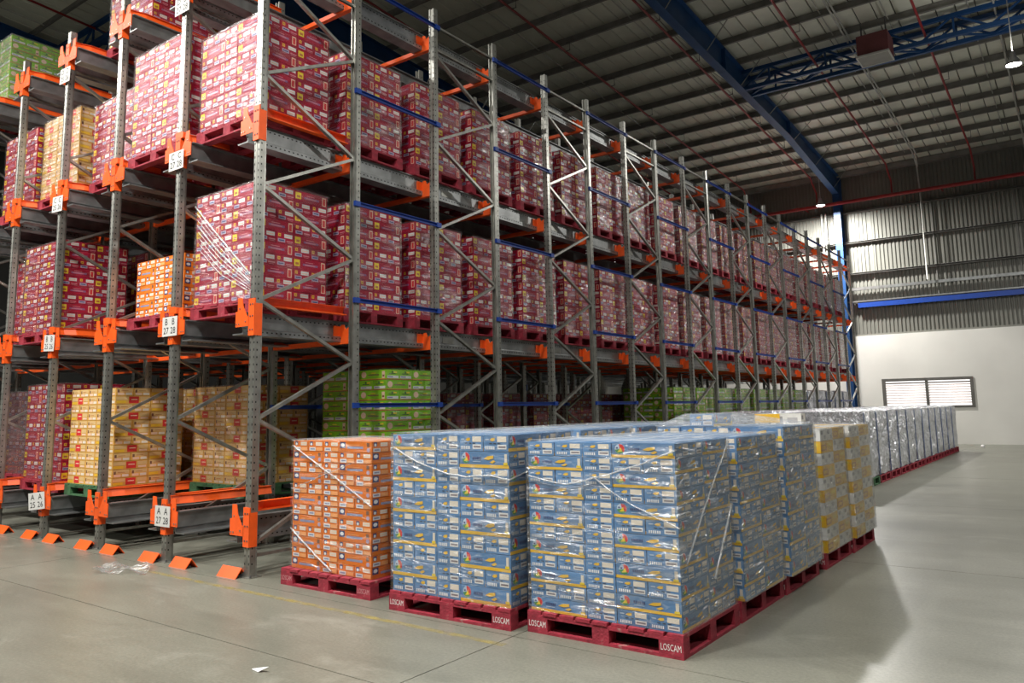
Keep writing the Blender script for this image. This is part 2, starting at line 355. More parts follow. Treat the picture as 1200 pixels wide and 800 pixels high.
# portal frames
def portal(x, label):
    o = tag(empty('steel_portal_frame', (x, WALLY - .3, 0)), label, 'steel frame', 'blue portal frames carrying the roof')
    ox, oy = x, WALLY - .3
    prof = [(Y0 + .3, .85), (10, .85), (22, .56), (28.25, .84)]
    web = [(ox, y, rz_(y)) for y, d in prof] + [(ox, y, rz_(y) - d) for y, d in reversed(prof)]
    def rel(bm): bm.v = [(a - ox, c - oy, d) for a, c, d in bm.v]; return bm
    g = MB(); g.prism([(q[0] - .006, q[1], q[2]) for q in web], (.012, 0, 0), BLUES)
    link('rafter_web', rel(g).mesh('rafter_web'), o)
    g = MB()
    for i in range(3):
        (ya, da), (yb2, db) = prof[i], prof[i + 1]
        A = (ox - .12, ya, rz_(ya) - da); Bp = (ox - .12, yb2, rz_(yb2) - db)
        g.prism([A, (A[0] + .24, A[1], A[2]), (A[0] + .24, A[1], A[2] + .02), (A[0], A[1], A[2] + .02)], Vector(Bp) - Vector(A), BLUES)
    link('bottom_flange', rel(g).mesh('bottom_flange'), o)
    g = MB(); A = Vector((ox - .12, Y0 + .3, rz_(Y0 + .3) - .02)); Bp = Vector((ox - .12, 28.5, rz_(28.5) - .02))
    g.prism([A, A + Vector((.24, 0, 0)), A + Vector((.24, 0, .02)), A + Vector((0, 0, .02))], Bp - A, BLUES); link('top_flange', rel(g).mesh('top_flange'), o)
    g = MB(); g.box(ox - .13, ox + .13, 28.25, 28.275, 0, 10.05, BLUES); link('column_flange', rel(g).mesh('column_flange'), o)
    g = MB(); g.box(ox - .008, ox + .008, 28.275, 28.73, 0, 10.85, BLUES); link('column_web', rel(g).mesh('column_web'), o)
    g = MB(); g.box(ox - .13, ox + .13, 28.73, 28.75, 0, 10.85, BLUES); link('column_flange', rel(g).mesh('column_back_flange'), o)
    g = MB(); g.box(ox - .2, ox + .2, 28.15, 28.749, 0, .03, BLUES); link('base_plate', rel(g).mesh('base_plate'), o)
    for ys_ in (22.0, 16.0):
        g = MB(); d = .56 if ys_ > 20 else .71
        g.box(ox - .12, ox + .12, ys_ - .012, ys_ + .012, rz_(ys_) - d, rz_(ys_) - .02, BLUES); link('stiffener', rel(g).mesh('stiffener'), o)
    for k in range(0, 14, 2):
        y = 27.6 - 1.3 * k
        dd = .84 - .28 * (28.25 - y) / 6.25 if y > 22 else .56 + .29 * (22 - y) / 12
        for sgn in (1, -1):
            g = MB(); g.bar((ox + sgn * .11, y, rz_(y) - dd + .03), (ox + sgn * .75, y, rz_(y) + .03), rect(.04, .012), GALV)
            link('fly_brace', rel(g).mesh('fly_brace'), o)
    return o
portal(-.75, 'blue steel rafter and column standing behind the far end of the rack')
portal(-8.75, 'blue steel rafter passing over the middle of the rack')
portal(-16.75, 'blue steel rafter over the green carton stack on the top level')
portal(7.25, 'blue steel rafter over the open aisle where the truss ends')
# box trusses between the rafters
def truss(xa, xb, y, z, label):
    o = tag(empty('roof_truss', ((xa + xb) / 2, y, z)), label, 'truss', 'blue lattice trusses between rafters')
    cx = (xa + xb) / 2; L2 = (xb - xa) / 2 - .02; D, H = .6, .52
    for dy in (0, -D):
        for dz in (0, H):
            g = MB(); g.bar((-L2, dy, dz), (L2, dy, dz), rect(.11, .11), BLUES); link('chord', g.mesh('chord'), o)
    n = 5; st = 2 * L2 / n
    for i in range(n):
        x = -L2 + i * st
        for dy in (0, -D):
            for c in ((x, 0), (x + st / 2, H)):
                pass
            g = MB(); g.bar((x, dy, 0), (x + st / 2, dy, H), rect(.05, .05), BLUES); link('web_member', g.mesh('web_member'), o)
            g = MB(); g.bar((x + st / 2, dy, H), (x + st, dy, 0), rect(.05, .05), BLUES); link('web_member', g.mesh('web_member'), o)
            g = MB(); g.bar((x + st / 2, dy, 0), (x + st / 2, dy, H), rect(.05, .05), BLUES, (0, 1, 0)); link('web_member', g.mesh('web_member'), o)
        for dz in (0,):
            g = MB(); g.bar((x, 0, dz), (x + st / 2, -D, dz), rect(.045, .045), BLUES); link('web_member', g.mesh('web_member'), o)
            g = MB(); g.bar((x + st / 2, -D, dz), (x + st, 0, dz), rect(.045, .045), BLUES); link('web_member', g.mesh('web_member'), o)
    return o
truss(-.74, 7.24, 18.2, 11.0, 'blue lattice truss holding the maroon box')
truss(-16.74, -8.76, 5.4, 11.75, 'blue lattice truss over the top left of the rack')
# maroon box in the truss
o = tag(empty('hanging_box', (3.05, 17.0, 10.62)), 'maroon box with pale framed underside panel hung at the blue truss', 'box')
g = MB(); g.box(-.38, .38, -.33, .45, .05, .62, BROWNB); link('body', g.mesh('box_body'), o)
g = MB(); g.box(-.37, .37, -.4, .3, 0, .03, PANELG); pn = link('panel', g.mesh('box_panel'), o)
g = MB()
for a in ((-.40, .40, -.43, -.40), (-.40, .40, .30, .33), (-.40, -.37, -.40, .30), (.37, .40, -.40, .30)): g.box(a[0], a[1], a[2], a[3], -.01, .04, PAPER)
tag(link('panel_frame', g.mesh('panel_frame'), pn), 'white frame')
g = MB(); g.tube([(-.3, 0, .6), (-.3, 0, 1.13)], .02, DARKST); g.tube([(.3, 0, .6), (.3, 0, 1.13)], .02, DARKST); link('hanger', g.mesh('hanger'), o)
# sprinkler pipes
o = tag(empty('sprinkler_main', (0, WALLY - .8, 9.6)), 'red sprinkler main pipe running along the far clad wall', 'pipe')
g = MB(); g.tube([(X0 + .3, 0, 0), (X1 - .3, 0, 0)], .075, REDPIPE, 12); g.sm = True; link('pipe', g.mesh('main_pipe'), o)
for x in (-9, -5.5, -2, 3.0, 6.5):
    g = MB(); g.tube([(x, .07, .0), (x, .7, 0)], .03, REDPIPE, 8); g.tube([(x, 0, -.085), (x, 0, -.15)], .02, GALV, 6); link('pipe_clip', g.mesh('pipe_clip'), o)
names = {4.15: 'red sprinkler branch pipe dropping to the main right of the pale conduit', 1.35: 'red sprinkler branch pipe passing through the blue truss left of the conduit',
         -1.45: 'red sprinkler branch pipe just left of the blue rafter above the rack', -4.2: 'red sprinkler branch pipe above the rack, second left of the blue rafter',
         -7.0: 'red sprinkler branch pipe above the rack, third left of the blue rafter', -14.2: 'red sprinkler branch pipe above the green stack on the top rack level',
         6.6: 'red sprinkler branch pipe right of the hanging high-bay lamp'}
for x, lb in names.items():
    o = tag(empty('sprinkler_pipe', (x, 27.3, rz_(27.3) - .3)), lb, 'pipe', 'red sprinkler branch pipes')
    ya = -13.0
    pts = [(0, ya - 27.3, SL * (27.3 - ya)), (0, 0, 0)] + [(0, .12, -.05), (0, .18, -.15)]
    pts += [(0, WALLY - .8 - 27.3 + .0, -.5), (0, WALLY - .8 - 27.3, 9.6 - rz_(27.3) + .3 + .08)]
    g = MB(); g.tube(pts, .033, REDPIPE, 8); g.sm = True; link('pipe', g.mesh('branch_pipe'), o)
    h = MB(); h.tube([(.03, 0, -.02), (.16, 0, -.02), (.16, 0, .22), (.04, 0, .22)], .014, DARKST, 6); hm = h.mesh('hook_hanger')
    yy = -1.2
    while yy > -26:
        link('hook_hanger', hm, o, (0, yy, -SL * yy)); yy -= 2.6
# pale conduits
o = tag(empty('conduit', (2.3, WALLY - .36, 6.2)), 'pair of pale conduits down the roof and far wall', 'conduit')
for dx in (0, .09):
    g = MB(); yw = -.06
    g.tube([(dx, -28.0, rz_(.75) - 6.2 - .05), (dx, -1.3, rz_(27.45) - 6.2 - .05), (dx, yw - .5, rz_(28.2) - 6.2 - .35), (dx - .03, yw, 9.6 - 6.2), (dx - .05, yw, 0)] if dx == 0 else
           [(dx, -28.0, rz_(.75) - 6.2 - .05), (dx, -1.3, rz_(27.45) - 6.2 - .05), (.03, yw - .5, rz_(28.2) - 6.2 - .37)], .026, CONDM, 8); g.sm = True
    link('tube', g.mesh('conduit_tube'), o)
for x, lb in ((.35, 'thin pale wire hanging down the clad wall beside the blue column'), (5.75, 'pale conduit running along the roof beside the hanging lamp')):
    o = tag(empty('wire' if x < 1 else 'conduit', (x, WALLY - (.07 if x < 1 else .36), 9)), lb, 'wire' if x < 1 else 'conduit')
    g = MB()
    if x < 1: g.tube([(0, 0, .2), (0, 0, -2.9)], .012, CONDM, 6)
    else: g.tube([(0, -27, rz_(1.83) - 9 - .05), (0, -1, rz_(27.83) - 9 - .05), (0, -.3, rz_(28.5) - 9 - .4), (0, 0, 0)], .025, CONDM, 6)
    link('strand' if x < 1 else 'tube', g.mesh('thin_conduit'), o)
o = tag(empty('conduit', (-1.42, WALLY - .36, 7.6)), 'two pale vertical pipes on the cladding behind the lamp by the column', 'conduit')
for dx in (0, .15):
    g = MB(); g.tube([(dx, 0, -2.0), (dx, 0, 1.75)], .04, CONDM, 8); g.sm = True; link('tube', g.mesh('wall_pipe'), o)
# high-bay lamps
LL = ['lit high-bay lamp hanging in front of the clad wall by the blue column', 'lit high-bay lamp hanging from the roof over the open aisle'] + ['lit high-bay lamp over the aisle beside the yellow stacks']
LL += [f'lit high-bay lamp of the front aisle row, {n} from the left wall' for n in ('first', 'second', 'third', 'fourth', 'fifth')]
LL += [f'lit high-bay lamp of the row by the back wall, {n} from the left wall' for n in ('first', 'second', 'third')]
for (x, y, z, k), lb in zip(LAMPS, LL):
    o = tag(empty('high_bay_lamp', (x, y, z)), lb, 'lamp', 'high-bay lamps')
    g = MB(); g.lathe([(.0, .30), (.05, .30), (.07, .18), (.09, .16), (.17, .03), (.18, 0), (.165, 0), (.155, .03), (0, .04)], HOUSE); g.sm = True
    link('housing', g.mesh('lamp_housing'), o)
    g = MB(); g.lathe([(0, .012), (.15, .012)], LENS); link('lens', g.mesh('lamp_lens'), o)
    g = MB(); g.tube([(0, 0, .30), (0, 0, rz_(y) - z)], .012, CONDM, 6); link('rod', g.mesh('lamp_rod'), o)
    ld = bpy.data.lights.new('lamp_light', 'AREA'); ld.shape = 'DISK'; ld.size = .45; ld.energy = LAMP_W * k; ld.color = (1, .975, .92)
    lo = link('lamp_light', ld, o, (0, 0, -.005))
    lu = bpy.data.lights.new('roof_fill_light', 'AREA'); lu.shape = 'DISK'; lu.size = .3; lu.energy = LAMP_W * k * (.0 if y > 20 else .035 if y > 0 else .09); lu.color = (1, .975, .92)  # added upward fill that brightens the roof, stronger for the unseen front rows
    uo = link('roof_fill_light', lu, o, (0, 0, .34)); uo.rotation_euler = (math.pi, 0, 0)

# ------------------------------------------------------------------ pallets
def text_mesh(s, size, m):
    cu = bpy.data.curves.new('txt', 'FONT'); cu.body = s; cu.size = size; cu.align_x = 'CENTER'; cu.align_y = 'CENTER'; cu.resolution_u = 2
    ob = bpy.data.objects.new('txt', cu); COL.objects.link(ob)
    me = bpy.data.meshes.new_from_object(ob.evaluated_get(bpy.context.evaluated_depsgraph_get()))
    bpy.data.objects.remove(ob); bpy.data.curves.remove(cu)
    me.materials.clear(); me.materials.append(m); return me
TX_PAL = text_mesh('LOSCAM', .052, WHITEP); TX_PAL2 = text_mesh('LOSCAM', .052, PINKP)
for me in (TX_PAL, TX_PAL2):
    for v in me.vertices: v.co = (v.co.x * .72, v.co.y * 1.15, 0)
PM = {}
def pal_meshes(c):
    if c in PM: return PM[c]
    m = PALRED if c == 'red' else PALGRN; d = {}
    def bx(*a): g = MB(); g.box(*a, m); return g
    d['deck'] = bx(-.057, .057, -.5, .5, 0, .022); d['str'] = bx(-.6, .6, -.05, .05, 0, .022); d['cb'] = bx(-.085, .085, -.05, .05, 0, .085)
    d['mb'] = bx(-.065, .065, -.05, .05, 0, .085); d['bx'] = bx(-.6, .6, -.05, .05, 0, .02); d['by'] = bx(-.055, .055, -.4, .4, 0, .02)
    spots = [('deck_board', 'deck', -.543 + i * 1.086 / 8, 0, .128) for i in range(9)]
    spots += [('stringer_board', 'str', 0, y, .106) for y in (-.45, 0, .45)]
    spots += [('block', 'cb' if x else 'mb', x, y, .0205) for x in (-.515, 0, .515) for y in (-.45, 0, .45)]
    spots += [('bottom_board', 'bx', 0, y, 0) for y in (-.45, 0, .45)]
    spots += [('bottom_board', 'by', x, y * .225, 0) for x in (-.545, .545) for y in (0,)]
    whole = MB()
    for nm, k, x, y, z in spots: whole.add(d[k], Matrix.Translation((x, y, z)))
    PM[c] = ({k: g.mesh('pallet_' + k) for k, g in d.items()}, spots, whole.mesh('pallet_' + c)); return PM[c]
def pallet(x, y, z, label, c='red', detail=True, rz=0.0, group=None):
    ms, spots, whole = pal_meshes(c)
    if not detail: return tag(link('pallet', whole, None, (x, y, z), rz), label, 'pallet', group)
    o = tag(empty('pallet', (x, y, z), rz), label, 'pallet', group)
    for nm, k, px, py, pz in spots:
        if k == 'by': continue
        j = random.uniform(-.006, .006) if k == 'deck' else 0
        q = link(nm, ms[k], o, (px + j * .5, py + j * 1.3, pz))
        if k == 'cb' and py < -.3 and c == 'red' and detail == 2:
            t = link('lettering', TX_PAL if random.random() < .7 else TX_PAL2, q, (0, -.0515, .043)); t.rotation_euler = (math.pi / 2, 0, 0)
    for px in (-.545, .545):
        g = link('bottom_board', ms['by'], o, (px, 0, 0))
    return o

# ------------------------------------------------------------------ cartons
def cm(n, c, r=.55): return mat('print_' + n, c, r, 0, .05, 10)
def carton_mat(n, c): return mat('board_' + n, c, .6, 0, .09, 7, 0, objvar=.10, spec=.25)
CREAM = cm('cream_label', (.74, .66, .55)); WLAB = cm('white_label', (.72, .71, .70)); GLAB = cm('grey_label', (.46, .45, .46)); BAR = cm('barcode', (.22, .18, .19))
YEL = cm('yellow', (.78, .46, .03)); YEL2 = cm('bright_yellow', (.80, .58, .02)); NAVY = cm('navy', (.03, .045, .16)); RED = cm('red', (.60, .03, .03)); GRN = cm('green', (.05, .25, .06))
PALE = cm('pale_blue', (.45, .55, .68)); LAV = cm('lavender_label', (.42, .33, .45)); PINK = cm('pink_text', (.62, .20, .24)); BRN = cm('brown', (.20, .09, .05)); ORL = cm('light_orange', (.85, .36, .12))
BLT = cm('greyblue_text', (.25, .27, .40)); WHT = cm('white_text', (.78, .78, .78)); TAN = cm('tan_label', (.66, .45, .20)); OBR = cm('orange_brown', (.45, .14, .03)); DKG = cm('dark_green', (.06, .13, .03)); PEACH = cm('peach', (.80, .55, .40)); GREYP = cm('grey_print', (.30, .30, .31)); PURT = cm('purple_text', (.26, .10, .22))
# decal lists: (u0, v0, u1, v1, material) on the long side and on the short end
def disc(cx, cy, rx, ry, m, a0=0, a1=360, n=10):
    return ('poly', [(cx, cy)] * (a1 - a0 < 360) + [(cx + rx * math.cos(math.radians(a0 + (a1 - a0) * i / n)), cy + ry * math.sin(math.radians(a0 + (a1 - a0) * i / n))) for i in range(n + (a1 - a0 < 360))], m)
def dashes(u0, u1, v0, v1, n, m): 
    st = (u1 - u0) / n; return [(u0 + i * st, v0, u0 + i * st + st * .62, v1, m) for i in range(n)]
KINDS = {
 'blue': dict(base=carton_mat('blue', (.105, .23, .43)), cw=.235, h=.10,
    long=[(.0, .0, 1, .2, YEL), disc(.13, .6, .085, .36, PALE), disc(.13, .6, .08, .34, RED, -40, 100), disc(.13, .6, .08, .34, GRN, 190, 320), ('poly', [(.09, .38), (.17, .42), (.15, .72)], YEL2), (.07, .62, .1, .72, NAVY)]
         + dashes(.27, .46, .5, .68, 6, NAVY) + [(.28, .36, .44, .4, PALE), ('poly', [(.5, .55), (.58, .72), (.7, .78), (.7, .6), (.6, .5)], YEL), ('poly', [(.62, .35), (.7, .5), (.74, .42), (.68, .28)], YEL), (.92, .22, .97, .88, CREAM), (.90, .2, .98, .36, YEL2)],
    end=[(.56, .58, .93, .92, CREAM), (.57, .14, .93, .42, WLAB), (.61, .22, .9, .33, BAR), ('poly', [(.26, .7), (.34, .82), (.46, .84), (.46, .68), (.36, .62)], YEL), (.08, .7, .22, .78, PALE)] + dashes(.08, .48, .12, .32, 6, WHT) + dashes(.25, .75, .47, .52, 3, BLACK)),
 'red': dict(base=carton_mat('crimson', (.36, .007, .034)), cw=.235, h=.128,
    long=[(.02, .25, .19, .85, YEL2), (.06, .38, .16, .6, OBR), (.28, .36, .74, .56, PURT), (.34, .4, .66, .5, PINK), (.36, .66, .6, .72, PINK), (.84, .12, .96, .9, PEACH), (.86, .18, .94, .8, RED)],
    end=[(.09, .58, .25, .86, YEL), (.13, .66, .22, .78, OBR), (.45, .52, .92, .86, WLAB), (.5, .62, .86, .72, PEACH), (.08, .1, .5, .4, LAV), (.14, .2, .44, .3, NAVY), (.58, .18, .95, .28, PINK), (.62, .06, .9, .1, PINK)]),
 'orange': dict(base=carton_mat('orange', (.72, .175, .014)), cw=.215, h=.098,
    long=[(.03, .38, .2, .96, NAVY), disc(.115, .68, .06, .18, WHT), (.26, .34, .74, .56, BLT), (.3, .66, .64, .72, ORL), (.85, .55, .93, .9, BRN), disc(.9, .25, .05, .2, LAV)],
    end=[(.1, .58, .3, .95, NAVY), disc(.2, .7, .07, .14, WHT), (.5, .55, .92, .9, CREAM), (.56, .66, .86, .76, PEACH), (.08, .06, .5, .4, WLAB), (.14, .16, .44, .3, BLT), (.54, .06, .96, .4, ORL)]),
 'green': dict(base=carton_mat('green', (.21, .50, .01)), cw=.235, h=.127,
    long=[(0, 0, 1, .09, OBR), (.0, .09, 1, .12, YEL), disc(.14, .55, .1, .32, PEACH), (.3, .45, .72, .56, BRN), (.42, .64, .6, .72, YEL2), (.84, .15, .95, .85, PEACH), (.86, .3, .93, .5, BRN)],
    end=[(0, 0, 1, .09, OBR), (.06, .14, .92, .4, WLAB), (.1, .22, .5, .34, BLT), (.2, .55, .7, .64, DKG), (.55, .68, .8, .82, YEL2), disc(.45, .76, .07, .12, DKG)]),
 'cream': dict(base=carton_mat('cream', (.66, .36, .085)), cw=.235, h=.103,
    long=[(.38, .08, .66, .94, RED), (.44, .5, .62, .62, PEACH), (.02, .5, .36, .92, TAN), (.03, .1, .3, .42, YEL), (.7, .45, .97, .92, TAN), (.72, .12, .95, .36, PEACH)],
    end=[(.05, .52, .95, .95, TAN), (.1, .1, .48, .42, PEACH), (.55, .1, .92, .42, CREAM), (.3, .62, .7, .68, OBR), (.08, .42, .2, .8, BRN)]),
 'yellow': dict(base=carton_mat('golden_yellow', (.80, .46, .015)), cw=.235, h=.119, base2=carton_mat('white_carton', (.70, .69, .66)),
    long=[(.06, .2, .45, .7, OBR), (.1, .3, .4, .6, YEL), (.55, .5, .9, .8, YEL2)], end=[(.1, .2, .5, .5, CREAM), (.6, .55, .9, .85, YEL2)],
    long2=[(.06, .15, .34, .85, GREYP), (.1, .25, .3, .75, WLAB), (.45, .2, .6, .8, GREYP), (.7, .3, .92, .7, GLAB)], end2=[(.1, .55, .5, .85, GREYP), (.6, .15, .9, .45, GLAB)]),
}
def carton_mb(kind, variant=0, h=None):
    K = KINDS[kind]; cw = K['cw'] - .006; L = K['cw'] * 2 - .006; h = (h or K['h']) - .0035
    base = K['base2'] if variant else K['base']; b = MB()
    b.box(-L / 2, L / 2, -cw / 2, cw / 2, 0, h, base)
    e = .0008
    def put(lst, o, ux, w):
        o = Vector(o); ux = Vector(ux); n = ux.cross(Vector((0, 0, 1))); layer = 0
        for d in lst:
            layer += 1; off = n * (e * (1 + .25 * layer))
            pts = [(d[0], d[1]), (d[2], d[1]), (d[2], d[3]), (d[0], d[3])] if d[0] != 'poly' else d[1]
            b.face([o + ux * (p[0] * w) + Vector((0, 0, p[1] * h)) + off for p in pts], d[-1])
    s2 = '2' if variant else ''
    put(K['long' + s2], (-L / 2, -cw / 2, 0), (1, 0, 0), L); put(K['long' + s2], (L / 2, cw / 2, 0), (-1, 0, 0), L)
    put(K['end' + s2], (L / 2, -cw / 2, 0), (0, 1, 0), cw); put(K['end' + s2], (-L / 2, cw / 2, 0), (0, -1, 0), cw)
    # closing tape on the lid
    b.face([(-L / 2, -.024, h + e), (L / 2, -.024, h + e), (L / 2, .024, h + e), (-L / 2, .024, h + e)], PALE if kind == 'blue' else CREAM)
    return b
CART = {}
def carton(kind, variant=0, h=None):
    k = (kind, variant, h)
    if k not in CART:
        b = carton_mb(kind, variant, h); CART[k] = (b, b.mesh('carton_' + kind))
    return CART[k]
def layer_spots(cw, mirror):
    """pinwheel layer, origin at the centre of the stack: (x, y, rotation)"""
    CL = 2 * cw; X = 5 * cw; Y = 4 * cw; s = []
    for i in range(3): s.append(((i + .5) * cw, CL / 2, math.pi / 2))
    for j in range(2): s.append((3 * cw + cw, (j + .5) * cw, 0))
    s += [(X - a, Y - c, r) for a, c, r in s]
    if mirror: s = [(X - a, c, r) for a, c, r in s]
    return [(a - X / 2, c - Y / 2, r) for a, c, r in s]
def film_mb(X, Y, H, m, seed, skirt=0.0, amp=.007, top=True):
    rnd = random.Random(seed); b = MB(); b.sm = False; nx, nz = 7, 9; o = .012
    def grid(f, nu, nv, m=m):
        n = len(b.v)
        for j in range(nv + 1):
            for i in range(nu + 1): b.v.append(tuple(f(i / nu, j / nv)))
        mm = b.m(m)
        for j in range(nv):
            for i in range(nu): a = n + j * (nu + 1) + i; b.f.append((a, a + 1, a + nu + 2, a + nu + 1)); b.mi.append(mm)
    x, y = X / 2 + o, Y / 2 + o; z0, z1 = -skirt, H + o
    def d(u, v): return (rnd.uniform(-.2, 1) * amp if 0 < u < 1 and 0 < v < 1 else 0)
    grid(lambda u, v: (-x + 2 * x * u, -y - d(u, v), z0 + (z1 - z0) * v), nx, nz)
    grid(lambda u, v: (x + d(u, v), -y + 2 * y * u, z0 + (z1 - z0) * v), nx, nz)
    grid(lambda u, v: (x - 2 * x * u, y + d(u, v), z0 + (z1 - z0) * v), nx, nz)
    grid(lambda u, v: (-x - d(u, v), y - 2 * y * u, z0 + (z1 - z0) * v), nx, nz)
    if top: grid(lambda u, v: (-x + 2 * x * u, -y + 2 * y * v, z1 + d(u, v) * .6), 5, 5, FILMT)
    b.sm = True
    return b
FILMC = {}
def film(X, Y, H, m, seed, top=True):
    k = (round(X, 3), round(Y, 3), round(H, 3), m.name, seed, top)
    if k not in FILMC: FILMC[k] = film_mb(X, Y, H, m, seed, top=top).mesh('stretch_film')
    return FILMC[k]
STUFF = {}
def stack(kind, x, y, z, layers, label, detail=True, fm=FILM, group=None, h=None, first=0, rz=0.0, seed=0, cat='carton stack', topfilm=True):
    """one load of cartons: Empty at its base, cartons and film as parts; (x, y) is the centre"""
    K = KINDS[kind]; cw = K['cw']; hh = h or K['h']
    o = tag(empty('carton_stack', (x, y, z), rz), label, cat, group)
    rnd = random.Random(seed * 31 + layers)
    if detail:
        for l in range(layers):
            for n, (a, c, r) in enumerate(layer_spots(cw, (layers - 1 - l + first) % 2)):
                var = (l + (c > 0)) % 2 if kind == 'yellow' else 0
                q = link('carton', carton(kind, var, h)[1], o, (a + rnd.uniform(-.002, .002), c + rnd.uniform(-.002, .002), l * hh), r + rnd.uniform(-.004, .004))
    else:
        k = (kind, layers, h, first)
        if k not in STUFF:
            b = MB()
            for l in range(layers):
                for a, c, r in layer_spots(cw, (layers - 1 - l + first) % 2):
                    b.add(carton(kind, (l + (c > 0)) % 2 if kind == 'yellow' else 0, h)[0], Matrix.Translation((a + rnd.uniform(-.003, .003), c + rnd.uniform(-.003, .003), l * hh)) @ Matrix.Rotation(r, 4, 'Z'))
            STUFF[k] = b.mesh('cartons_' + kind)
        tag(link('cartons', STUFF[k], o), kind='stuff')
    if fm: link('stretch_film', film(5 * cw, 4 * cw, layers * hh, fm, seed % 4, topfilm), o)
    return o
def strand(o, pts, wdt=.014, m=STRAND):
    """twisted film strand following points given in the frame of its stack"""
    b = MB(); pts = [Vector(p) for p in pts]; P = []
    for i in range(len(pts) - 1):
        for t in range(6): P.append(pts[i].lerp(pts[i + 1], t / 6))
    P.append(pts[-1])
    b.tube([p + Vector((0, 0, .002 * math.sin(i * 1.3))) for i, p in enumerate(P)], wdt / 2, m, 5); b.sm = True
    return link('film_strand', b.mesh('film_strand'), o)

# ------------------------------------------------------------------ the pallet rack
W, FA, FB = 1.494, 1.3313, 1.4234
NR, NP = 7, 20
ZT = dict(A=.555, B=2.64, C=4.70, D=6.765)          # top of the rails
PTOP = 7.066
def py_(k): return (k // 2) * (FA + FB) + (FA if k % 2 else 0)
rack = tag(empty('pallet_rack', (0, 0, 0)), 'tall galvanised drive-in pallet rack with orange brackets and blue tie bars', 'pallet rack')
def post_mb(sgn):
    b = MB(); pr = [(-.045, -.045), (-.018, -.045), (-.012, -.036), (.012, -.036), (.018, -.045), (.045, -.045), (.045, .02), (.037, .045), (.022, .045), (.022, .0), (-.022, .0), (-.022, .045), (-.037, .045), (-.045, .02)]
    pts = [(p[0], p[1] * sgn, .008) for p in pr]
    if sgn < 0: pts.reverse()
    b.prism(pts, (0, 0, PTOP - .008), GALV)
    z = .12; e = .001
    while z < PTOP - .05:
        for xx in (-.031, .031):
            q = [(xx - .007, -.046 * sgn, z), (xx + .007, -.046 * sgn, z), (xx + .007, -.046 * sgn, z + .022), (xx - .007, -.046 * sgn, z + .022)]
            b.face(q if sgn > 0 else q[::-1], SLOT)
        for sx in (-1, 1):
            yy = -.018 * sgn; q = [(sx * .046, yy - .007, z), (sx * .046, yy + .007, z), (sx * .046, yy + .007, z + .018), (sx * .046, yy - .007, z + .018)]
            b.face(q if sx > 0 else q[::-1], SLOT)
        z += .075
    return b
PFm, PBm = post_mb(1).mesh('post_front'), post_mb(-1).mesh('post_rear')
b = MB(); b.box(-.08, .08, -.075, .075, 0, .008, GALV); b.box(-.056, .056, -.052, -.0475, .008, .09, GALV)
for sx in (-.07, .07): b.box(sx - .008, sx + .008, -.06, -.044, .008, .03, DARKST)
BPm = b.mesh('base_plate')
posts = {}
for j in range(NR):
    for k in range(NP):
        o = link('upright_post', PFm if k % 2 == 0 else PBm, rack, (-W * j, py_(k), 0)); posts[j, k] = o
        if j < 2 or k < 2: link('base_plate', BPm, o)
# braces of the frames (zigzag)
NOD0 = [.31, 1.531, 2.75, 3.972, 5.20, 6.42]; NOD1 = [.93, 2.152, 3.353, 4.569, 5.80]
BRm = []
def brace_mesh(z0, z1, rev):
    b = MB(); ya, yb2 = (.02, FA - .02)
    if rev: ya, yb2 = yb2, ya
    b.bar((0, ya, z0), (0, yb2, z1), chan(.034, .046, .006), GALV, (1, 0, 0)); return b
segs = []
for i in range(5): segs.append((NOD0[i], NOD1[i], False)); segs.append((NOD1[i], NOD0[i + 1], True))
BR = [brace_mesh(*s) for s in segs]; hz = []
for z in (6.84, 6.5, .2):
    b = MB(); b.bar((0, .02, z), (0, FA - .02, z), chan(.03, .04, .006), GALV, (1, 0, 0)); BR.append(b)
BRm = [b.mesh('brace') for b in BR]
rest = MB()
for j in range(NR):
    for n in range(NP // 2):
        for b, m_ in zip(BR, BRm):
            if j < 1 or (j == 1 and n < 6) or n < 1: link('brace', m_, rack, (-W * j, n * (FA + FB), 0))
            elif j < 3 or n < 3: rest.add(b, Matrix.Translation((-W * j, n * (FA + FB), 0)))
tag(link('braces', rest.mesh('braces'), rack), kind='stuff')
# rails
RL = 26.2
def rail_mb(sg):
    b = MB()  # profile in x (outward = +sg), z measured down from rail top; origin at the row axis of its post, web 0.22 inside
    pr = [(-.27, 0), (-.19, 0), (-.19, -.012), (-.212, -.012), (-.212, -.165), (-.185, -.18), (-.185, -.24), (-.36, -.24), (-.36, -.225), (-.195, -.225), (-.195, -.188), (-.224, -.172), (-.224, -.012), (-.27, -.012)]
    pts = [(p[0] * sg, -.03, p[1]) for p in pr]
    if sg > 0: pts = pts[::-1]
    b.prism(pts, (0, RL, 0), GALVB)
    y = .02
    while y < RL - .1:
        for zz, xx in ((-.05, -.2105), (-.21, -.1835)):
            q = [(xx * sg, y, zz), (xx * sg, y + .022, zz), (xx * sg, y + .022, zz + .014), (xx * sg, y, zz + .014)]
            b.face(q if sg > 0 else q[::-1], SLOT)
        y += .06 if y < 8 else .12
    return b
RM = {s: rail_mb(s).mesh('rail') for s in (1, -1)}
# splice plates on the rails
b = MB(); b.box(-.2095, -.206, 0, .24, -.15, -.07, GALV); SPm = b.mesh('splice_plate')
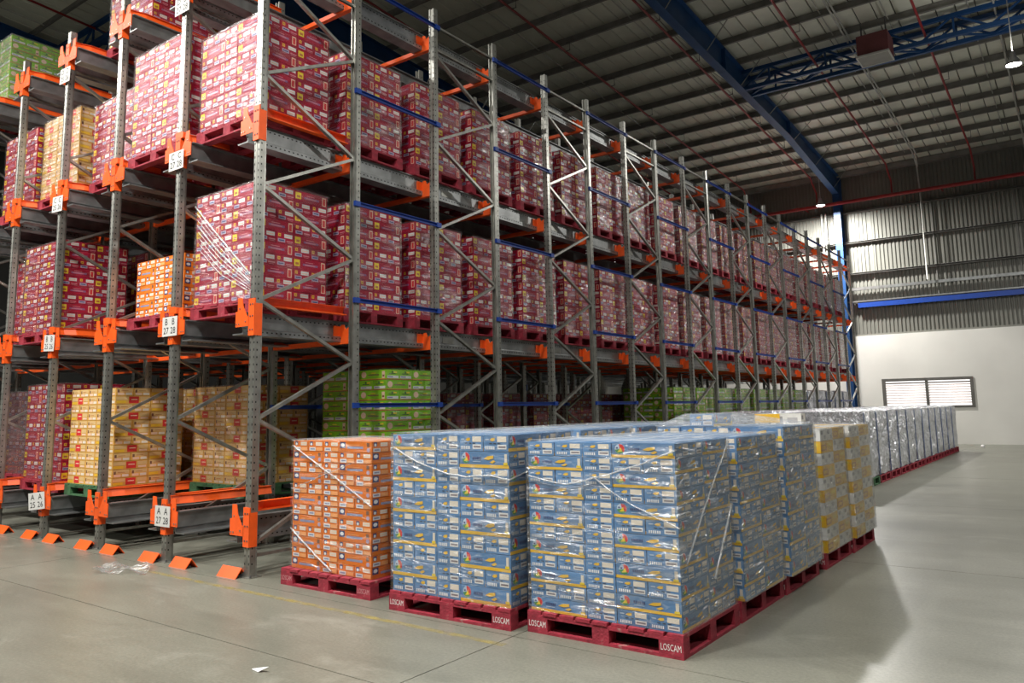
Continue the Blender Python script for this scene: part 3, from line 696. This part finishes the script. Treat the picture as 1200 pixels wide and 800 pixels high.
# orange cross beam with knee brackets (at one post, spans one lane)
def xbeam():
    b = MB(); z0 = -.267
    b.box(-W + .05, -.05, -.03, .03, z0, z0 + .055, ORANGE)
    for sg in (1, -1):
        def T(x): return x if sg > 0 else -W - x
        pts = [(T(-.052), -.034, z0), (T(-.052), -.034, z0 + .19), (T(-.105), -.034, z0 + .165), (T(-.135), -.034, z0 + .225), (T(-.18), -.034, z0 + .225), (T(-.205), -.034, z0 + .09), (T(-.40), -.034, z0 + .03), (T(-.42), -.034, z0)]
        if sg > 0: pts = pts[::-1]
        b.prism(pts, (0, .012, 0), ORANGE)
        xa, xc = sorted((T(-.206), T(-.190))); b.box(xa, xc, -.13, -.02, z0 + .03, z0 + .21, ORANGE)
    return b
XB = xbeam(); XBm = XB.mesh('cross_beam')
rest = MB()
for lv, zt in ZT.items():
    for i in range(NR - 1):
        for sg in (1, -1):
            x = -W * i if sg > 0 else -W * (i + 1)
            r_ = link('rail', RM[sg], rack, (x, 0, zt))
            if i == 0 and sg > 0:
                for k in range(3, NP, 2): link('splice_plate', SPm, r_, (0, py_(k) - .95, 0))
        for k in range(NP):
            yy = py_(k) + (.06 if k == 0 else 0)
            if lv == 'A' or k == 0: continue
            if i == 0 or (i == 1 and k < 12) or k < 3: link('cross_beam', XBm, rack, (-W * i, yy - (0 if k == 0 else .0), zt))
            elif i == 1 or k < 8: rest.add(XB, Matrix.Translation((-W * i, yy, zt)))
tag(link('cross_beams', rest.mesh('cross_beams'), rack), kind='stuff')
# entry guides above the rails in the first frame
def guide(sg):
    b = MB(); ya, yb2 = -.02, 1.27
    pts = [(-.055, ya, .06), (-.075, ya, .06), (-.075, ya + .1, .06), (-.125, ya + .24, .06), (-.125, yb2, .06), (-.055, yb2, .06)]
    pts = [(p[0] * sg, p[1], p[2]) for p in pts]
    if sg < 0: pts = pts[::-1]
    b.prism(pts, (0, 0, .012), ORANGE)
    top = [(p[0], p[1], .150) for p in pts]; b.prism(top, (0, 0, .004), ORANGE)
    w_ = [(-.115, ya + .2, .072), (-.125, ya + .24, .072), (-.1, ya + .2, .152), (-.09, ya + .2, .152)]
    n = len(b.v)
    def wall(p, q):
        (x0, y0), (x1, y1) = p, q
        pp = [(x0 * sg, y0, .06), (x1 * sg, y1, .06), ((x1 + .03) * sg, y1, .154), ((x0 + .03) * sg, y0, .154)]
        b.face(pp, ORANGE)
    wall((-.079, ya), (-.079, ya + .1)); wall((-.079, ya + .1), (-.129, ya + .24)); wall((-.129, ya + .24), (-.129, yb2)); 
    b.face([(-.055 * sg, ya, .06), (-.08 * sg, ya, .06), (-.055 * sg, ya, .154)], ORANGE)
    return b
GM = {s: guide(s).mesh('entry_guide') for s in (1, -1)}
for lv, zt in ZT.items():
    for i in range(NR - 1):
        for sg in (1, -1): link('entry_guide', GM[sg], rack, (-W * i if sg > 0 else -W * (i + 1), 0, zt))
# blue tie bars between frames along the aisle side and one row inside
for j in (0, 1):
    for n in range(NP // 2 - 1):
        ya, yb2 = n * (FA + FB) + FA, (n + 1) * (FA + FB)
        for z in (1.66, 2.87, 4.02, 5.41, 6.80):
            if j == 1 and (z > 2 or n > 5): continue
            b = MB(); b.bar((0, ya - .04, z), (0, yb2 + .04, z), chan(.03, .05, .006), BLUEP, (0, 0, 1)); b.box(-.014, .02, ya - .055, ya + .03, z - .03, z + .03, BLUEP); b.box(-.014, .02, yb2 - .03, yb2 + .055, z - .03, z + .03, BLUEP)
            link('tie_bar', b.mesh('tie_bar'), rack, (-W * j + .055, 0, 0))
b = MB(); b.bar((0, -.03, 1.64), (0, FA + .6, 1.64), chan(.03, .05, .006), BLUEP)
# front end brackets on the first posts
def front_plate(left, right):
    b = MB(); y0 = -.062
    def wing(s):
        pts = [(.045 * s, 0, .10), (.27 * s, 0, .10), (.27 * s, 0, .26), (.235 * s, 0, .26), (.235 * s, 0, .40), (.165 * s, 0, .40), (.145 * s, 0, .31), (.075 * s, 0, .2), (.045 * s, 0, .2)]
        pts = [(p[0], y0, p[2]) for p in pts]
        if s < 0: pts = pts[::-1]
        b.prism(pts, (0, .008, 0), ORANGE)
        for u, v in ((.25, .13), (.21, .13), (.2, .29), (.1, .15)): b.box(u * s - .007, u * s + .007, y0 - .006, y0, v - .007, v + .007, GALV)
    b.box(-.051, .051, y0, y0 + .014, 0, .38, ORANGE)
    for u in (-.02, .02):
        for v in (.06, .2, .32): b.box(u - .007, u + .007, y0 - .006, y0, v - .007, v + .007, DARKST)
    b.box(.046, .052, y0, .03, 0, .33, ORANGE)
    if left: wing(-1)
    if right: wing(1)
    return b
FPm = front_plate(True, True).mesh('end_bracket'); FPc = front_plate(True, False).mesh('end_bracket')
b = MB(); b.box(-.056, .056, -.064, -.05, .03, .1, ORANGE); b.box(.052, .10, -.064, .0, .02, .09, ORANGE); CLm = b.mesh('collar')
for j in range(NR):
    for lv, z in dict(A=.291, B=2.377, C=4.439, D=6.50).items():
        link('end_bracket', FPc if j == 0 else FPm, posts[j, 0], (0, 0, z))
        if lv in 'BC' and j: link('collar', CLm, posts[j, 0], (0, 0, z + .325))
# location signs
TXS = {}
def sign(j, lv, nums, z, tilt=0.0, rz=0.0, lab=''):
    o = tag(empty('location_sign', (-W * j, -.075 - abs(rz) * .16, z)), lab, 'sign'); o.rotation_euler = (0, tilt, rz)
    b = MB(); b.box(-.15, .15, -.003, 0, -.11, .11, PAPER); link('card', b.mesh('sign_card'), o)
    for t, x, zz in ((lv, -.07, .05), (lv, .07, .05), (nums[0], -.07, -.05), (nums[1], .07, -.05)):
        if t not in TXS: TXS[t] = text_mesh(t, .105, BLACK)
        q = link('lettering', TXS[t], o, (x, -.0045, zz)); q.rotation_euler = (math.pi / 2, 0, 0)
LN = dict(A='bottom', B='second', C='third', D='top')
ZS = dict(A=.49, B=2.58, C=4.52, D=6.45)
for lv in 'ABCD':
    sign(1, lv, ('27', '28'), ZS[lv], 0, 0, f'white location sign with {lv} {lv} 27 28 on the second front post')
    sign(3, lv, ('25', '26'), ZS[lv] - (.05 if lv == 'D' else 0), -.12 if lv == 'A' else .05, .25 if lv == 'A' else 0, f'white location sign on the fourth front post at the {LN[lv]} rail level')
# floor wedges
def wedge(x, y, lab, cut=False):
    b = MB(); L, D, H = .31, .15, .095; t = .008
    b.prism([(-L / 2, -D / 2, 0), (-L / 2, 0, H), (-L / 2, D / 2, 0), (-L / 2, D / 2 - t * 1.5, 0), (-L / 2, 0, H - t * 1.6), (-L / 2, -D / 2 + t * 1.5, 0)], (L, 0, 0), ORANGE)
    o = tag(empty('floor_guide', (x, y, 0)), lab, 'floor guide', 'orange guide wedges at the post feet'); link('folded_plate', b.mesh('wedge_plate'), o)
    b = MB(); b.box(-L / 2 + .04, L / 2 - .04, -.02, .02, 0, .02, DARKST); link('anchor_bar', b.mesh('wedge_anchor'), o)
ORD = ['first', 'second', 'third', 'fourth', 'fifth', 'sixth', 'seventh', 'eighth', 'ninth', 'tenth', 'eleventh', 'twelfth', 'thirteenth', 'fourteenth', 'fifteenth', 'sixteenth', 'seventeenth', 'eighteenth', 'nineteenth', 'twentieth', 'twenty-first', 'twenty-second', 'twenty-third']
for j in range(6):
    pn = 'corner post' if j == 0 else f'{ORD[j]} front post from the corner'
    wedge(-W * j - .19, -.075, f'orange folded floor guide left of the {pn}')
    if j: wedge(-W * j + .43, -.07, f'orange folded floor guide right of the {pn}')

# ------------------------------------------------------------------ loads on the rack
PH = .15
def rload(kind, lane, lv, yf, layers, desc, where, detail=True, fm=FILM, pal='red', seed=0, h=None, first=0, group=None):
    cw = KINDS[kind]['cw']; x = -W * (lane + .5); y = yf + 2 * cw
    z = ZT[lv] + .001
    pallet(x, y, z, f'{pal} pallet {where}', pal, detail, group='pallets on the rack')
    return stack(kind, x, y, z + PH + .001, layers, f'{desc} {where}', detail, fm, group, h, first, seed=seed)
# aisle-side lane, second and third levels
for lv, nm, ly in (('B', 'second', 10), ('C', 'third', 9)):
    for k in range(21):
        st_ = rload('red', 0, lv, .11 + 1.22 * k, ly, 'crimson carton stack', f'on {nm} rack level, {ORD[k]} from the corner along the aisle',
              detail=(k < 7), fm=(FILM if k < 1 else FILMR if k < 9 else FILMH), seed=k + (3 if lv == 'C' else 0), first=k % 2, group='crimson carton stacks along the aisle side')
        if k == 0 and lv == 'B': RIB = st_
# bottom level of the aisle-side lane
rload('green', 0, 'A', 2.02, 11, 'bright green carton stack', 'on the bottom rack level behind the orange stack', seed=1)
for k in range(4): rload('green', 0, 'A', 10.4 + 1.2 * k, 10, 'green carton stack', f'on the bottom level far along the aisle, {ORD[k]} of four', detail=False, fm=FILMH if k > 1 else FILM, seed=k, group='green stacks far along the aisle')
for k in range(4): rload('green', 0, 'A', 15.3 + 1.2 * k, 10, 'hazy wrapped green carton stack', f'on the bottom level, {ORD[k]} beyond the plain green ones', detail=False, fm=FILMH, seed=k, group='hazy green stacks')
for k in range(6): rload('red', 1, 'A', 4.9 + 1.25 * k, 9, 'dull red carton stack', f'deep on the bottom level, {ORD[k]} of a dark row', detail=False, fm=FILMH, seed=k, group='dark row of stacks on the bottom level')
# front bays
rload('cream', 1, 'A', 1.1, 12, 'cream and gold carton stack', 'deep in the second bay of the bottom level', pal='green', fm=FILM, seed=2)
rload('cream', 2, 'A', .19, 12, 'cream carton stack with red squares', 'at the front of the bottom level', pal='green', fm=None, seed=1)
rload('red', 3, 'A', .24, 10, 'crimson carton stack', 'at the front of the bottom level, fourth bay', seed=2, h=.134)
rload('red', 4, 'A', .57, 10, 'grey-filmed purplish carton stack', 'on the bottom level, fifth bay', fm=FILMD, seed=3)
rload('orange', 1, 'B', .2, 7, 'low orange carton stack', 'on the second level, second bay', fm=None, seed=1, h=.102)
rload('red', 3, 'B', .10, 10, 'crimson carton stack', 'at the front of the second level, fourth bay', seed=1)
rload('red', 4, 'B', .5, 10, 'crimson carton stack', 'at the front of the second level, fifth bay', seed=2)
rload('red', 1, 'C', .08, 11, 'tall crimson carton stack', 'at the front of the third level, second bay', seed=0, h=.1245)
rload('red', 2, 'C', .30, 9, 'crimson carton stack', 'at the front of the third level, third bay', seed=2)
rload('cream', 3, 'C', .24, 12, 'cream carton stack', 'at the front of the third level, fourth bay', fm=FILM, seed=3)
rload('red', 4, 'C', .28, 10, 'crimson carton stack', 'at the front of the third level, fifth bay', seed=1)
rload('red', 2, 'D', .45, 10, 'crimson carton stack', 'at the front of the top level, third bay', seed=0)
rload('green', 5, 'D', .36, 10, 'hazy green carton stack', 'on the top level, sixth bay', fm=FILMH, seed=0)
# second loads in depth
for lane, lv, y0_, kind, ly, lb in ((2, 'A', 1.45, 'cream', 12, 'bottom level behind the front cream stack'), (3, 'A', 1.5, 'red', 10, 'bottom level behind the fourth bay front stack'),
        (3, 'B', 1.35, 'red', 10, 'second level behind the fourth bay front stack'), (2, 'B', 2.6, 'red', 10, 'second level deep in the third bay'), (1, 'B', 1.5, 'red', 8, 'second level behind the low orange stack'),
        (1, 'C', 1.35, 'red', 10, 'third level behind the tall front stack'), (2, 'C', 1.55, 'red', 9, 'third level behind the third bay front stack'), (3, 'C', 1.5, 'red', 9, 'third level behind the cream stack'), (4, 'C', 1.5, 'red', 10, 'third level behind the fifth bay front stack'),
        (2, 'D', 1.7, 'red', 9, 'top level, second in the third bay'), (2, 'D', 2.95, 'red', 8, 'top level, third in the third bay'), (2, 'D', 4.2, 'red', 8, 'top level, fourth in the third bay'), (2, 'D', 5.45, 'red', 8, 'top level, fifth in the third bay'),
        (1, 'B', 2.75, 'red', 9, 'second level, third in the second bay'), (1, 'C', 2.6, 'red', 10, 'third level, third in the second bay')):
    rload(kind, lane, lv, y0_, ly, f"{'cream' if kind == 'cream' else 'crimson'} carton stack", f'on the {lb}', detail=False, seed=lane)

# ------------------------------------------------------------------ loads on the floor
def fload(kind, x, y, layers, label, fm=FILM, h=None, first=0, seed=0, detail=True, rz=0.0, pd=2, dx=0.0, topfilm=True, plab=None):
    pallet(x, y, 0, 'red pallet under the ' + (plab or label).split(' with ')[0], 'red', pd, rz)
    return stack(kind, x + dx, y, PH + .001, layers, label, detail, fm, None, h, first, rz, seed, topfilm=topfilm)
s1 = fload('blue', 3.945, .46, 12, 'blue carton stack at the near end of the aisle row', FILMB, seed=1, first=0)
fload('blue', 3.95, 1.49, 12, 'blue carton stack, second in the aisle row', FILMB, seed=2, first=1, dx=.035)
s3 = fload('blue', 3.96, 2.53, 10, 'blue carton stack with one loose carton under tented film', FILMB, h=.125, seed=3, first=0, topfilm=False, dx=.055)
y1_ = fload('yellow', 3.965, 3.76, 10, 'yellow and white carton stack with an odd carton on top', FILMB, seed=1, dx=.03)
fload('yellow', 3.985, 4.80, 10, 'yellow and white carton stack ending the aisle row', FILMB, seed=2, dx=.04)
c1 = fload('blue', 2.635, .37, 10, 'blue carton stack beside the orange one on the floor', FILMB, h=.125, seed=0, first=1, rz=.025)
for k in range(3): fload('blue', 2.635, 1.45 + 1.05 * k, 10, f'blue carton stack of the inner row, {ORD[k]} behind its front stack', FILMB, h=.125, seed=k + 1, first=k % 2, detail=(k < 1), pd=False)
or1 = fload('orange', 1.11, .47, 12, 'orange carton stack standing on the floor beside the corner post', FILM, seed=3, first=0)
# loose carton and tented film on the third blue stack
H3 = 1.25
q = tag(empty('loose_carton', (3.865, 2.31, .151 + H3 + .001), 0), 'single blue carton lying on top of a blue stack under film', 'carton')
link('carton', carton('blue', 0, .115)[1], q, (0, 0, 0), math.pi / 2)
b = MB(); X, Y = .5875 + .014, .47 + .014; zt = H3 + .006; pk = [(-.30, -.47, H3 + .122), (-.0, -.47, H3 + .122), (0, .03, H3 + .122), (-.30, .03, H3 + .122)]
b.face([(-X, -Y, zt), (X, -Y, zt), pk[1], pk[0]], FILMT); b.face([(X, -Y, zt), (X, Y, zt), pk[2], pk[1]], FILMT); b.face([(X, Y, zt), (-X, Y, zt), pk[3], pk[2]], FILMT); b.face([(-X, Y, zt), (-X, -Y, zt), pk[0], pk[3]], FILMT); b.face(pk, FILMT)
link('film_tent', b.mesh('film_tent'), s3)
q = tag(empty('loose_carton', (4.10, 3.63, .151 + 1.19 + .016), 0), 'single white and yellow carton on top of the yellow stack', 'carton')
link('carton', carton('yellow', 1, .14)[1], q, (0, 0, 0), 0.1)
b = MB(); b.box(-.235, .02, -.1215, -.1175, .045, .135, YEL); link('printed_panel', b.mesh('printed_panel'), q, (0, 0, 0), .1)
# strands of twisted film
for i_ in range(8):
    u_ = i_ * .045
    strand(RIB, [(-.585 + u_ * .4, -.49, 1.18 - u_ * 1.7), (-.1 + u_ * .2, -.49, .76 - u_ * 1.4), (.5, -.49, .26 - u_ * .6)], .022 if i_ in (0, 3) else .009)
sx, sy = .5875 + .02, .47 + .02
strand(s1, [(-.58, -sy, .95), (-.25, -sy, .90), (.05, -sy, .97), (.35, -sy, 1.06), (sx, -sy, 1.16)], .012)
strand(s1, [(-.05, -sy, .98), (.2, -sy, .82), (.42, -sy, .73), (sx, -sy, .66)], .010)
strand(s1, [(sx, -.4, .42), (sx, -.1, .72), (sx, .25, 1.02), (sx, .44, 1.18)], .014)
strand(s1, [(sx, .05, .25), (sx, .22, .45), (sx, .44, .72)], .02)
strand(c1, [(-.58, -sy, 1.15), (-.3, -sy, 1.03), (0, -sy, .95), (.2, -sy, .93), (.42, -sy, .95), (sx, -sy, .92), (sx, -.1, 1.0), (sx, .3, 1.12)], .014)
ox, oy = .5375 + .02, .43 + .02
strand(or1, [(-.52, -oy, 1.13), (-.2, -oy, .98), (.15, -oy, .82), (ox, -oy, .62)], .016)
strand(or1, [(-.52, -oy, .72), (-.1, -oy, .86), (.3, -oy, .98)], .008)
strand(or1, [(-.53, -oy, .36), (-.3, -oy, .22), (.05, -oy, .02)], .018)
# silver foil covered loads
def cover_mb(seed):
    rnd = random.Random(seed); b = MB(); n = 7; X, Y, Z0, Z1 = .585, .475, .004, 1.27
    def grid(f, nu, nv):
        k = len(b.v)
        for j in range(nv + 1):
            for i in range(nu + 1): b.v.append(tuple(f(i / nu, j / nv)))
        mm = b.m(SILVER)
        for j in range(nv):
            for i in range(nu): a = k + j * (nu + 1) + i; b.f.append((a, a + 1, a + nu + 2, a + nu + 1)); b.mi.append(mm)
    def d(u, v): return rnd.uniform(-.015, .045) if 0 < u < 1 and 0 < v < 1 else (rnd.uniform(-.004, .004) if 0 < v < 1 else 0)
    hem = lambda u: .012 * (1 + math.sin(u * 9 + seed))
    Zf = lambda u, v: Z0 + hem(u) * (1 - v) + (Z1 - Z0) * v
    grid(lambda u, v: (-X + 2 * X * u, -Y - d(u, v), Zf(u, v)), n, n); grid(lambda u, v: (X + d(u, v), -Y + 2 * Y * u, Zf(u, v)), n, n)
    grid(lambda u, v: (X - 2 * X * u, Y + d(u, v), Zf(u, v)), n, n); grid(lambda u, v: (-X - d(u, v), Y - 2 * Y * u, Zf(u, v)), n, n)
    grid(lambda u, v: (-X + 2 * X * u, -Y + 2 * Y * v, Z1 + d(u, v)), 8, 8)
    b.sm = False; return b.mesh('foil_cover')
COV = [cover_mb(s) for s in range(4)]
g = MB(); g.box(.588, .604, -.50, -.484, .01, 1.25, mat('blue_grey_strip', (.10, .14, .26), .5)); STRIPm = g.mesh('corner_strip')  # narrow blue-grey strip marking the seam between neighbouring loads
g = MB(); g.box(-.55, .55, -.45, .45, 0, 1.24, KINDS['blue']['base']); COREm = g.mesh('covered_goods')
def silver(x, y, z, label, pal='red', group='silver foil covered loads'):
    pallet(x, y, z, f'{pal} pallet under the ' + label.replace('crinkled ', '').replace('silver foil covered', 'silver').replace(' in the long row', ' of the long row').replace('in the inner row nearer the rack', 'of the inner row'), pal, False, group='pallets under the silver loads')
    o = tag(empty('foil_covered_load', (x, y, z + PH + .001)), label, 'covered load', group)
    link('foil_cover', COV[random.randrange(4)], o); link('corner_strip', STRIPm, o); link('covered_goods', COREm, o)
for k in range(12): silver(2.70, 11.75 + 1.075 * k, 0, f'crinkled silver foil covered load in the long row, {ORD[k]} from its near end', 'green' if k == 0 else 'red')
for k in range(13): silver(1.42, 10.6 + 1.075 * k, 0, f'silver foil covered load in the inner row nearer the rack, {ORD[k]} from its near end')
for k in range(5): silver(-W * .5, 20.6 + 1.1 * k, ZT['A'] + .001, f'silver foil covered load on the bottom rack level, {ORD[k]} before the far end', group='silver loads on the rack')

# ------------------------------------------------------------------ small things on the floor
m = mat('worn_yellow_line', (.42, .33, .09), .8, 0, .25, 12)
nt = m.node_tree; N = nt.nodes; L = nt.links; bs = N['Principled BSDF']
tc = N.new('ShaderNodeNewGeometry'); nz = N.new('ShaderNodeTexNoise'); nz.inputs['Scale'].default_value = 5; nz.inputs['Detail'].default_value = 8; L.new(tc.outputs['Position'], nz.inputs['Vector'])
mr = N.new('ShaderNodeMapRange'); mr.inputs[1].default_value = .45; mr.inputs[2].default_value = .62; mr.inputs[3].default_value = .08; mr.inputs[4].default_value = .4; L.new(nz.outputs['Fac'], mr.inputs[0]); L.new(mr.outputs[0], bs.inputs['Alpha'])
b = MB(); b.box(-1.4, 3.4, -.43, -.37, .0002, .0012, m); tag(link('floor_line', b.mesh('floor_line')), 'worn yellow painted line on the floor in front of the rack', 'floor marking')
b = MB(); rnd = random.Random(5); n = 9
for j in range(n + 1):
    for i in range(n + 1):
        u, v = i / n, j / n; b.v.append((u * .62 - .31 + rnd.uniform(-.02, .02) - .12 * v, v * .34 - .17 + rnd.uniform(-.02, .02), max(.003, .03 + .028 * math.sin(u * 11 + v * 5) + rnd.uniform(-.02, .022))))
mm = b.m(FILMH)
for j in range(n):
    for i in range(n): a = j * (n + 1) + i; b.f.append((a, a + 1, a + n + 2, a + n + 1)); b.mi.append(mm)
tag(link('plastic_scrap', b.mesh('plastic_scrap'), None, (-1.35, -.52, 0), .5), 'crumpled scrap of clear plastic film lying on the floor', 'plastic scrap')
b = MB(); b.lathe([(0, .09), (.03, .085), (.06, .05), (.065, 0), (0, 0)], WHT, 10); b.sm = True
tag(link('paper_ball', b.mesh('paper_ball'), None, (3.71, 26.65, 0)), 'small white crumpled paper on the floor by the far wall', 'litter')
b = MB(); b.prism([(-.06, -.01, .002), (.02, -.022, .002), (.07, .02, .03), (-.01, .012, .012)], (0, 0, .003), WHT)
tag(link('paper_scrap', b.mesh('paper_scrap'), None, (2.44, -1.68, 0)), 'small white paper scrap on the floor in front of the blue stack', 'litter')
